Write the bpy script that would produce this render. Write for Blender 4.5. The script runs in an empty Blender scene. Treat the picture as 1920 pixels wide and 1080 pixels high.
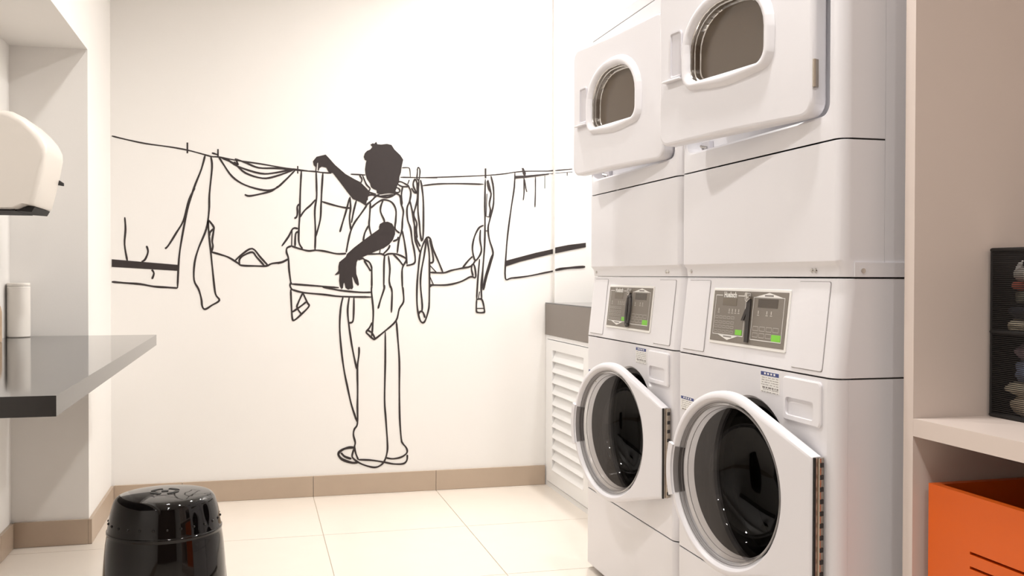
import bpy, bmesh, math, random
from mathutils import Vector, Matrix, noise
random.seed(7)
scene = bpy.context.scene
COL = scene.collection

# ------------------------------------------------------------------ camera
FPX, YAW, PITCH, ROLL = 1852.815, -0.254674, -0.012631, 0.002253
cam_d = bpy.data.cameras.new('camera'); cam = bpy.data.objects.new('camera', cam_d); COL.objects.link(cam)
cam_d.sensor_width = 36.0; cam_d.lens = FPX / 1920 * 36.0; cam_d.clip_start = 0.02
_f = Vector((-math.sin(YAW), math.cos(YAW), 0)); _r = Vector((math.cos(YAW), math.sin(YAW), 0)); _u = Vector((0, 0, 1))
_f2 = _f * math.cos(PITCH) + _u * math.sin(PITCH); _u2 = _u * math.cos(PITCH) - _f * math.sin(PITCH)
_r3 = _r * math.cos(ROLL) + _u2 * math.sin(ROLL); _u3 = _u2 * math.cos(ROLL) - _r * math.sin(ROLL)
M = Matrix.Identity(4)
for i in range(3):
    M[i][0], M[i][1], M[i][2] = _r3[i], _u3[i], -_f2[i]
M[2][3] = 1.0
cam.matrix_world = M
scene.camera = cam

# ------------------------------------------------------------------ world, exposure
world = bpy.data.worlds.new('world'); scene.world = world; world.use_nodes = True
world.node_tree.nodes['Background'].inputs[0].default_value = (1.0, 0.9, 0.8, 1)
world.node_tree.nodes['Background'].inputs[1].default_value = 0.05
vs = scene.view_settings
vs.view_transform = 'Standard'; vs.look = 'None'; vs.gamma = 1.0; vs.use_curve_mapping = False
vs.exposure = 1.5
# recessed ceiling downlights: x, y, watts; the one above the stool is an added fill light
WARM = (1.0, 0.98, 0.96)
DOWNLIGHTS = [(1.50, 4.15, 8.0, 'over the stone worktop'), (0.86, 3.45, 6.0, 'in front of the dryer beside the louvred cabinet'), (-0.10, 2.75, 4.2, 'added above the black ceramic stool to light the machine fronts'),
              (0.92, 1.70, 4.5, 'in front of the dryer beside the shelving'), (0.30, 0.60, 4.2, 'in front of the shelving unit'), (0.45, -0.60, 4, 'near the entrance wall')]
CEIL = 2.6

# ------------------------------------------------------------------ materials
def srgb(r, g, b):
    f = lambda c: (c/255/12.92) if c/255 <= 0.04045 else ((c/255+0.055)/1.055)**2.4
    return (f(r), f(g), f(b), 1)
MATS = {}
def mat(name, col, rough=0.5, metal=0.0, spec=0.5, var=0.0, vscale=6.0, bump=0.0, bscale=60.0, coat=0.0, emit=0.0):
    m = bpy.data.materials.new(name); m.use_nodes = True; nt = m.node_tree; p = nt.nodes['Principled BSDF']
    p.inputs['Base Color'].default_value = col; p.inputs['Roughness'].default_value = rough
    p.inputs['Metallic'].default_value = metal; p.inputs['Specular IOR Level'].default_value = spec
    p.inputs['Coat Weight'].default_value = coat; p.inputs['Coat Roughness'].default_value = 0.05
    tc = nt.nodes.new('ShaderNodeTexCoord')
    if var > 0:
        n = nt.nodes.new('ShaderNodeTexNoise'); n.inputs['Scale'].default_value = vscale; n.inputs['Detail'].default_value = 5
        nt.links.new(tc.outputs['Object'], n.inputs['Vector'])
        r = nt.nodes.new('ShaderNodeMapRange'); r.inputs['To Min'].default_value = 1-var; r.inputs['To Max'].default_value = 1+var
        nt.links.new(n.outputs['Fac'], r.inputs['Value'])
        h = nt.nodes.new('ShaderNodeHueSaturation'); h.inputs['Color'].default_value = col
        nt.links.new(r.outputs['Result'], h.inputs['Value']); nt.links.new(h.outputs['Color'], p.inputs['Base Color'])
    if bump > 0:
        n2 = nt.nodes.new('ShaderNodeTexNoise'); n2.inputs['Scale'].default_value = bscale; n2.inputs['Detail'].default_value = 3
        nt.links.new(tc.outputs['Object'], n2.inputs['Vector'])
        b = nt.nodes.new('ShaderNodeBump'); b.inputs['Strength'].default_value = bump; b.inputs['Distance'].default_value = 0.002
        nt.links.new(n2.outputs['Fac'], b.inputs['Height']); nt.links.new(b.outputs['Normal'], p.inputs['Normal'])
    if emit > 0:
        p.inputs['Emission Color'].default_value = (1.0, 0.9, 0.78, 1); p.inputs['Emission Strength'].default_value = emit
    MATS[name] = m
    return m
mat('wall_paint', srgb(237, 234, 230), 0.75, var=0.015, vscale=2, bump=0.06, bscale=180)
mat('entrance_paint', srgb(96, 78, 68), 0.7, var=0.03)
mat('ceiling_paint', srgb(240, 236, 230), 0.8, var=0.01)
mat('floor_tile', srgb(225, 215, 203), 0.28, var=0.03, vscale=9, bump=0.02, bscale=40)
mat('grout', srgb(206, 193, 177), 0.85, var=0.05, vscale=30)
mat('skirting_tile', srgb(182, 163, 144), 0.4, var=0.05, vscale=14)
mat('white_enamel', srgb(227, 225, 228), 0.3, coat=0.15, var=0.008, vscale=3)
mat('white_plastic', srgb(231, 229, 232), 0.35, var=0.008, vscale=3)
mat('handle_plastic', srgb(205, 202, 206), 0.4, var=0.01)
mat('grey_plastic', srgb(120, 116, 116), 0.45, var=0.02)
mat('dark_gap', srgb(28, 24, 22), 0.7, var=0.05)
mat('chrome', srgb(205, 202, 198), 0.18, metal=1.0, var=0.02)
mat('steel_hinge', srgb(190, 180, 168), 0.28, metal=1.0, var=0.03, vscale=40)
mat('drum_steel', srgb(46, 42, 38), 0.3, metal=0.6, var=0.08, vscale=12)
mat('rubber', srgb(48, 46, 46), 0.6, var=0.05)
mat('dryer_glass', srgb(98, 86, 74), 0.12, spec=0.5, var=0.03, vscale=4)
mat('plate_grey', srgb(122, 114, 105), 0.4, var=0.02, vscale=20)
mat('display_tan', srgb(104, 94, 80), 0.25, var=0.04, vscale=30)
mat('display_dark', srgb(70, 60, 50), 0.2, var=0.05, vscale=30)
mat('print_white', srgb(240, 238, 234), 0.5, var=0.01)
mat('print_pale', srgb(190, 184, 176), 0.5, var=0.03)
mat('print_grey', srgb(130, 124, 120), 0.5, var=0.02)
mat('print_blue', srgb(52, 66, 128), 0.5, var=0.03)
mat('button_green', srgb(120, 200, 50), 0.4, var=0.03)
mat('strap_black', srgb(44, 38, 36), 0.6, var=0.1, vscale=50)
mat('strap_grey', srgb(84, 80, 78), 0.55, var=0.08, vscale=50)
mat('stone_black', srgb(26, 22, 20), 0.07, spec=0.75, var=0.25, vscale=220)
mat('stone_taupe', srgb(116, 106, 98), 0.35, var=0.03, vscale=60)
mat('ceramic_black', srgb(10, 8, 8), 0.05, spec=0.4, coat=0.12, var=0.1, vscale=8)
mat('hole_shade_black', srgb(6, 5, 5), 0.6, var=0.05)
mat('mural_paint', srgb(44, 35, 34), 0.65, var=0.05, vscale=25)
mat('louvre_white', srgb(242, 242, 242), 0.4, var=0.01)
mat('melamine', srgb(218, 204, 195), 0.45, var=0.015, vscale=3)
mat('orange_lacquer', srgb(222, 96, 14), 0.4, var=0.03, vscale=5)
mat('orange_inside', srgb(120, 40, 14), 0.6, var=0.05)
mat('dispenser_white', srgb(226, 219, 210), 0.4, var=0.01)
mat('canister_white', srgb(236, 230, 222), 0.5, var=0.01)
mat('bottle_amber', srgb(190, 164, 136), 0.3, var=0.06, vscale=12)
mat('bin_black', srgb(18, 16, 16), 0.6, var=0.08, vscale=50)
mat('lamp_lens', (1, 0.95, 0.88, 1), 0.4, emit=14.0)
for nm, c in dict(white=(250, 244, 238), red=(190, 100, 80), olive=(130, 128, 112), navy=(50, 52, 64), beige=(236, 224, 198), blue=(96, 112, 142), denim=(140, 154, 184), tan=(216, 198, 172), mauve=(164, 140, 148)).items():
    mat('cloth_' + nm, srgb(*c), 0.9, var=0.08, vscale=40, bump=0.3, bscale=300)

def clear_mat(name, tint, gl_rough, facmul, base):
    m = bpy.data.materials.new(name); m.use_nodes = True; nt = m.node_tree; nt.nodes.clear()
    o = nt.nodes.new('ShaderNodeOutputMaterial'); mx = nt.nodes.new('ShaderNodeMixShader')
    t = nt.nodes.new('ShaderNodeBsdfTransparent'); t.inputs[0].default_value = tint
    g = nt.nodes.new('ShaderNodeBsdfGlossy'); g.inputs['Roughness'].default_value = gl_rough
    lw = nt.nodes.new('ShaderNodeLayerWeight'); lw.inputs['Blend'].default_value = 0.5
    fr = nt.nodes.new('ShaderNodeMath'); fr.operation = 'POWER'; fr.inputs[1].default_value = 4.0; nt.links.new(lw.outputs['Facing'], fr.inputs[0])
    mm = nt.nodes.new('ShaderNodeMath'); mm.operation = 'MULTIPLY_ADD'; mm.inputs[1].default_value = facmul; mm.inputs[2].default_value = base; mm.use_clamp = True
    nt.links.new(fr.outputs[0], mm.inputs[0]); nt.links.new(mm.outputs[0], mx.inputs[0])
    nt.links.new(t.outputs[0], mx.inputs[1]); nt.links.new(g.outputs[0], mx.inputs[2]); nt.links.new(mx.outputs[0], o.inputs[0])
    MATS[name] = m
clear_mat('bowl_glass', (0.10, 0.095, 0.09, 1), 0.03, 0.30, 0.022)
clear_mat('clear_plastic', (0.80, 0.79, 0.78, 1), 0.12, 0.8, 0.22)

def mesh_fabric():
    m = bpy.data.materials.new('mesh_fabric'); m.use_nodes = True; nt = m.node_tree; p = nt.nodes['Principled BSDF']
    p.inputs['Base Color'].default_value = srgb(26, 22, 21); p.inputs['Roughness'].default_value = 0.7
    tc = nt.nodes.new('ShaderNodeTexCoord'); sp = nt.nodes.new('ShaderNodeSeparateXYZ'); nt.links.new(tc.outputs['Object'], sp.inputs[0])
    def mth(op, a, b=None):
        n = nt.nodes.new('ShaderNodeMath'); n.operation = op
        for i, v in enumerate((a, b)):
            if v is None: continue
            if isinstance(v, (int, float)): n.inputs[i].default_value = v
            else: nt.links.new(v, n.inputs[i])
        return n.outputs[0]
    k = 2*math.pi/0.0042
    h = mth('ADD', sp.outputs[0], sp.outputs[1])
    a = mth('SINE', mth('MULTIPLY', mth('ADD', h, mth('MULTIPLY', sp.outputs[2], 0.577)), k))
    b = mth('SINE', mth('MULTIPLY', mth('SUBTRACT', h, mth('MULTIPLY', sp.outputs[2], 0.577)), k))
    hole = mth('GREATER_THAN', mth('MULTIPLY', a, b), -0.15)
    tr = nt.nodes.new('ShaderNodeBsdfTransparent'); mx = nt.nodes.new('ShaderNodeMixShader')
    out = nt.nodes['Material Output']
    nt.links.new(hole, mx.inputs[0]); nt.links.new(p.outputs[0], mx.inputs[1]); nt.links.new(tr.outputs[0], mx.inputs[2]); nt.links.new(mx.outputs[0], out.inputs[0])
    MATS['mesh_fabric'] = m
mesh_fabric()

# ------------------------------------------------------------------ helpers
def link_mesh(name, me, m, parent=None, sharp=0.6):
    me.materials.append(MATS[m])
    for p in me.polygons: p.use_smooth = True
    me.set_sharp_from_angle(angle=sharp)
    o = bpy.data.objects.new(name, me); COL.objects.link(o)
    wn = o.modifiers.new('weighted_normal', 'WEIGHTED_NORMAL'); wn.keep_sharp = True; wn.weight = 90
    if parent is not None: o.parent = parent
    return o
def raw(name, verts, faces, m, parent=None, sharp=0.6):
    me = bpy.data.meshes.new(name); me.from_pydata([tuple(v) for v in verts], [], faces)
    bm = bmesh.new(); bm.from_mesh(me); bmesh.ops.recalc_face_normals(bm, faces=bm.faces); bm.to_mesh(me); bm.free()
    return link_mesh(name, me, m, parent, sharp)
def frombm(name, bm, m, parent=None, sharp=0.6):
    bmesh.ops.recalc_face_normals(bm, faces=bm.faces)
    me = bpy.data.meshes.new(name); bm.to_mesh(me); bm.free()
    return link_mesh(name, me, m, parent, sharp)
def add_box(bm, x0, x1, y0, y1, z0, z1, bev=0.0, seg=2, sel=None, selbev=0.0, selseg=4):
    b = bmesh.new()
    vs_ = [b.verts.new((x, y, z)) for x in (x0, x1) for y in (y0, y1) for z in (z0, z1)]
    for f in ((0,1,3,2),(4,6,7,5),(0,4,5,1),(2,3,7,6),(0,2,6,4),(1,5,7,3)): b.faces.new([vs_[i] for i in f])
    if sel is not None:
        es = [e for e in b.edges if sel(e.verts[0].co, e.verts[1].co)]
        bmesh.ops.bevel(b, geom=es, offset=selbev, segments=selseg, profile=0.5, affect='EDGES')
    if bev > 0:
        es = [e for e in b.edges if len(e.link_faces) == 2 and e.calc_face_angle(0) > 0.5]
        bmesh.ops.bevel(b, geom=es, offset=bev, segments=seg, profile=0.5, affect='EDGES')
    t = bpy.data.meshes.new('t'); b.to_mesh(t); b.free(); bm.from_mesh(t); bpy.data.meshes.remove(t)
def box(name, x0, x1, y0, y1, z0, z1, m, parent=None, bev=0.002, **k):
    bm = bmesh.new(); add_box(bm, x0, x1, y0, y1, z0, z1, bev, **k); return frombm(name, bm, m, parent)
def prism(name, poly, axis, a0, a1, m, parent=None, bev=0.0, seg=2, sel=None, selbev=0, selseg=4, sharp=0.6):
    """extrude a 2-D outline: axis 'y' -> (x,z), 'x' -> (y,z), 'z' -> (x,y)"""
    def P(p, a):
        return {'y': (p[0], a, p[1]), 'x': (a, p[0], p[1]), 'z': (p[0], p[1], a)}[axis]
    b = bmesh.new(); n = len(poly)
    A = [b.verts.new(P(p, a0)) for p in poly]; B = [b.verts.new(P(p, a1)) for p in poly]
    b.faces.new(A); b.faces.new(B[::-1])
    for i in range(n): b.faces.new((A[i], B[i], B[(i+1) % n], A[(i+1) % n]))
    bmesh.ops.recalc_face_normals(b, faces=b.faces)
    if sel is not None:
        bmesh.ops.bevel(b, geom=[e for e in b.edges if sel(e.verts[0].co, e.verts[1].co)], offset=selbev, segments=selseg, profile=0.5, affect='EDGES')
    if bev > 0:
        bmesh.ops.bevel(b, geom=[e for e in b.edges if len(e.link_faces) == 2 and e.calc_face_angle(0) > 0.6], offset=bev, segments=seg, profile=0.5, affect='EDGES')
    return frombm(name, b, m, parent, sharp)
def tube_bm(bm, pts, r, seg=8, closed=False):
    n = len(pts); rings = []
    pts = [Vector(p) for p in pts]
    for i, p in enumerate(pts):
        if closed: t = pts[(i+1) % n] - pts[i-1]
        else: t = pts[min(i+1, n-1)] - pts[max(i-1, 0)]
        t.normalize(); up = Vector((0, 0, 1)) if abs(t.z) < 0.9 else Vector((1, 0, 0))
        a = t.cross(up).normalized(); c = t.cross(a)
        rings.append([bm.verts.new(p + (a*math.cos(k*2*math.pi/seg) + c*math.sin(k*2*math.pi/seg))*r) for k in range(seg)])
    for i in range(n if closed else n-1):
        A, B = rings[i], rings[(i+1) % n]
        for k in range(seg): bm.faces.new((A[k], A[(k+1) % seg], B[(k+1) % seg], B[k]))
    if not closed: bm.faces.new(rings[0]); bm.faces.new(rings[-1][::-1])
def tube(name, pts, r, m, parent=None, seg=8, closed=False):
    bm = bmesh.new(); tube_bm(bm, pts, r, seg, closed); return frombm(name, bm, m, parent)
def loops(name, rings, m, parent=None, close=True, cap0=False, cap1=False, sharp=0.6):
    """bridge equal-length vertex rings"""
    bm = bmesh.new(); R = [[bm.verts.new(v) for v in ring] for ring in rings]; n = len(R[0])
    for A, B in zip(R, R[1:]):
        for k in range(n if close else n-1): bm.faces.new((A[k], A[(k+1) % n], B[(k+1) % n], B[k]))
    if cap0: bm.faces.new(R[0])
    if cap1: bm.faces.new(R[-1][::-1])
    return frombm(name, bm, m, parent, sharp)
def lathe(name, prof, m, parent=None, seg=64, axis='z', c=(0, 0, 0), sharp=0.6, cap1=False, cap0=False):
    rings = []
    for r, h in prof:
        ring = []
        for k in range(seg):
            a = 2*math.pi*k/seg
            if axis == 'z': ring.append((c[0]+r*math.cos(a), c[1]+r*math.sin(a), c[2]+h))
            else: ring.append((c[0]+h, c[1]+r*math.cos(a), c[2]+r*math.sin(a)))
        rings.append(ring)
    return loops(name, rings, m, parent, cap0=cap0, cap1=cap1, sharp=sharp)
def rrect(a0, a1, b0, b1, r, n=6):
    """rounded rectangle outline; r is one radius or four (a1b1, a0b1, a0b0, a1b0), each a number or (ra, rb)"""
    rs = [r]*4 if not isinstance(r, (list,)) else r
    out = []
    for (ca, cb, sa, sb, t0), q in zip(((a1, b1, -1, -1, 0), (a0, b1, 1, -1, 90), (a0, b0, 1, 1, 180), (a1, b0, -1, 1, 270)), rs):
        ra, rb = q if isinstance(q, tuple) else (q, q)
        for k in range(n+1):
            t = math.radians(t0 + 90*k/n)
            out.append((ca + sa*ra + ra*math.cos(t), cb + sb*rb + rb*math.sin(t)))
    return out
def ray_poly(c, t, poly):
    d = (math.cos(t), math.sin(t)); best = 0
    for (x1, y1), (x2, y2) in zip(poly, poly[1:] + poly[:1]):
        ex, ey = x2-x1, y2-y1; den = d[0]*ey - d[1]*ex
        if abs(den) < 1e-12: continue
        s = ((x1-c[0])*ey - (y1-c[1])*ex)/den; u = ((x1-c[0])*d[1] - (y1-c[1])*d[0])/den
        if s > 0 and -1e-6 <= u <= 1+1e-6: best = max(best, s)
    return best
def star(c, poly, ts): return [(c[0]+ray_poly(c, t, poly)*math.cos(t), c[1]+ray_poly(c, t, poly)*math.sin(t)) for t in ts]
def angles(c, n, *polys):
    ts = [2*math.pi*k/n for k in range(n)]
    for p in polys:
        for q in p: ts.append(math.atan2(q[1]-c[1], q[0]-c[0]) % (2*math.pi))
    ts.sort(); out = []
    for t in ts:
        if not out or t-out[-1] > 1e-4: out.append(t)
    return out
def hull(pts):
    pts = sorted(set(pts))
    def half(ps):
        h = []
        for p in ps:
            while len(h) >= 2 and (h[-1][0]-h[-2][0])*(p[1]-h[-2][1]) - (h[-1][1]-h[-2][1])*(p[0]-h[-2][0]) <= 0: h.pop()
            h.append(p)
        return h
    a, b = half(pts), half(pts[::-1]); return a[:-1] + b[:-1]
def thing(name, label, cat, loc=(0, 0, 0), rz=0, group=None):
    o = bpy.data.objects.new(name, None); COL.objects.link(o); o.location = loc; o.rotation_euler = (0, 0, rz); o.empty_display_size = 0.1
    o['label'] = label; o['category'] = cat
    if group: o['group'] = group
    return o
def tag(o, label, cat, group=None):
    o['label'] = label; o['category'] = cat
    if group: o['group'] = group
    return o
def struct(o, label, cat='wall'):
    o['kind'] = 'structure'; o['label'] = label; o['category'] = cat; return o
def sempty(name, label, cat):
    o = bpy.data.objects.new(name, None); COL.objects.link(o); return struct(o, label, cat)
def text_mesh(name, body, size, m, parent, place, bold=0.0):
    """flat lettering; place(u, v) -> 3-D point, u to the reader's right"""
    cu = bpy.data.curves.new('txt', 'FONT'); cu.body = body; cu.size = size; cu.offset = bold; cu.align_x = 'CENTER'; cu.resolution_u = 3
    ob = bpy.data.objects.new('txt', cu); COL.objects.link(ob)
    dg = bpy.context.evaluated_depsgraph_get(); me = bpy.data.meshes.new_from_object(ob.evaluated_get(dg))
    COL.objects.unlink(ob); bpy.data.objects.remove(ob)
    for v in me.vertices: v.co = Vector(place(v.co.x, v.co.y))
    me.name = name; me.materials.clear()
    return link_mesh(name, me, m, parent)
def copy_tree(o, parent=None):
    c = o.copy(); COL.objects.link(c); c.parent = parent
    for ch in o.children: copy_tree(ch, c)
    return c

# ------------------------------------------------------------------ the room
YB, YP, XL, XN, XR = 4.5376, 4.5076, -0.598, -0.863, 1.80
YPIER, ZSOF, YFRONT = 3.943, 1.8325, -1.6
GX, GY, SX, SY = 0.2544, 3.8495, 0.5612, 0.6533
floor = struct(box('floor', XN-0.1, XR+0.1, YFRONT-0.1, YB+0.1, -0.08, -0.003, 'grout', bev=0), 'pale beige tiled floor with thin grout joints', 'floor')
tile_cache = {}
def cuts(a0, a1, g, s):
    k0 = math.ceil((a0-g)/s); c = [a0]; v = g + k0*s
    while v < a1 - 1e-4:
        if v > a0 + 1e-4: c.append(v)
        v += s
    return c + [a1]
xs, ys = cuts(XN, XR, GX, SX), cuts(YFRONT, YB, GY, SY)
for xa, xb in zip(xs, xs[1:]):
    for ya, yb in zip(ys, ys[1:]):
        w, d = round(xb-xa-0.003, 4), round(yb-ya-0.003, 4)
        if (w, d) not in tile_cache:
            t = box('floor_tile', -w/2, w/2, -d/2, d/2, -0.006, 0, 'floor_tile', bev=0.0008, seg=1); tile_cache[(w, d)] = t.data
        else:
            t = bpy.data.objects.new('floor_tile', tile_cache[(w, d)]); COL.objects.link(t)
        t.parent = floor; t.location = ((xa+xb)/2, (ya+yb)/2, 0)
struct(box('ceiling', XN-0.1, XR+0.1, YFRONT-0.1, YB+0.1, CEIL, CEIL+0.1, 'ceiling_paint', bev=0), 'flat white ceiling with recessed downlights', 'ceiling')
struct(box('wall_back', XN-0.1, XR+0.1, YB, YB+0.1, 0, CEIL, 'wall_paint', bev=0), 'white back wall painted with a black line mural')
struct(box('wall_right', XR, XR+0.1, YFRONT, YB, 0, CEIL, 'wall_paint', bev=0), 'white wall behind the laundry machines and shelves')
struct(box('wall_front', XN, XR, YFRONT-0.1, YFRONT, 0, CEIL, 'entrance_paint', bev=0), 'dark wall at the entrance end of the laundry room')
bm = bmesh.new()
add_box(bm, XN-0.1, XN, YFRONT, YPIER, 0, ZSOF); add_box(bm, XN-0.1, XL, YFRONT, YPIER, ZSOF, CEIL); add_box(bm, XN-0.1, XL, YPIER, YB, 0, CEIL)
struct(frombm('wall_left', bm, 'wall_paint'), 'white left wall with a recessed niche under a soffit')
struct(box('trim_1', 1.383, XR, YP, YB, 0, CEIL, 'wall_paint', bev=0.001), 'shallow white wall pilaster at the end of the mural', 'pilaster')
bm = bmesh.new()
add_box(bm, 1.62, XR, 4.358, YP, 0.9, CEIL, 0.001); add_box(bm, 1.652, 1.662, 4.338, 4.358, 0.9, CEIL, 0.001)
struct(frombm('trim_2', bm, 'wall_paint'), 'white corner pier rising behind the stacked machines', 'pier')

def skirting(name, label, runs):
    e = sempty(name, label, 'skirting')
    for (x0, x1, y0, y1) in runs:
        box('baseboard_tile', x0, x1, y0, y1, 0.001, 0.0925, 'skirting_tile', e, bev=0.001, seg=1)
xc = [XL+0.012] + [v for v in cuts(XL+0.012, 1.345, GX, SX)[1:-1]] + [1.3445]
skirting('baseboard_back', 'beige tile skirting along the mural wall', [(a+0.001, b-0.001, YB-0.012, YB) for a, b in zip(xc, xc[1:])])
yc = cuts(YFRONT, YPIER-0.012, GY-0.1, SY)
skirting('baseboard_left', 'beige tile skirting around the left wall pier and niche',
         [(XL, XL+0.012, YPIER-0.012, YB-0.012), (XN+0.012, XL-0.001, YPIER-0.012, YPIER)] + [(XN, XN+0.012, a+0.001, b-0.001) for a, b in zip(yc, yc[1:])])

# ------------------------------------------------------------------ ceiling downlights
def downlight(x, y, watts, label):
    t = thing('ceiling_light', label, 'downlight', (x, y, CEIL), group='recessed ceiling downlights')
    lathe('housing_ring', [(0.046, -0.001), (0.062, -0.001), (0.062, -0.006), (0.050, -0.010), (0.046, -0.006)], 'white_plastic', t, seg=40)
    lathe('lamp_lens', [(0.046, -0.004), (0.02, -0.0045), (0.001, -0.0045)], 'lamp_lens', t, seg=32)
    ld = bpy.data.lights.new('downlight_beam', 'AREA'); ld.shape = 'DISK'; ld.size = 0.10; ld.energy = watts; ld.color = WARM; ld.spread = math.radians(160)
    lo = bpy.data.objects.new('downlight_beam', ld); COL.objects.link(lo); lo.parent = t; lo.location = (0, 0, -0.014)
for x, y, wv, where in DOWNLIGHTS:
    downlight(x, y, wv, 'round recessed white ceiling downlight ' + where)

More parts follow.
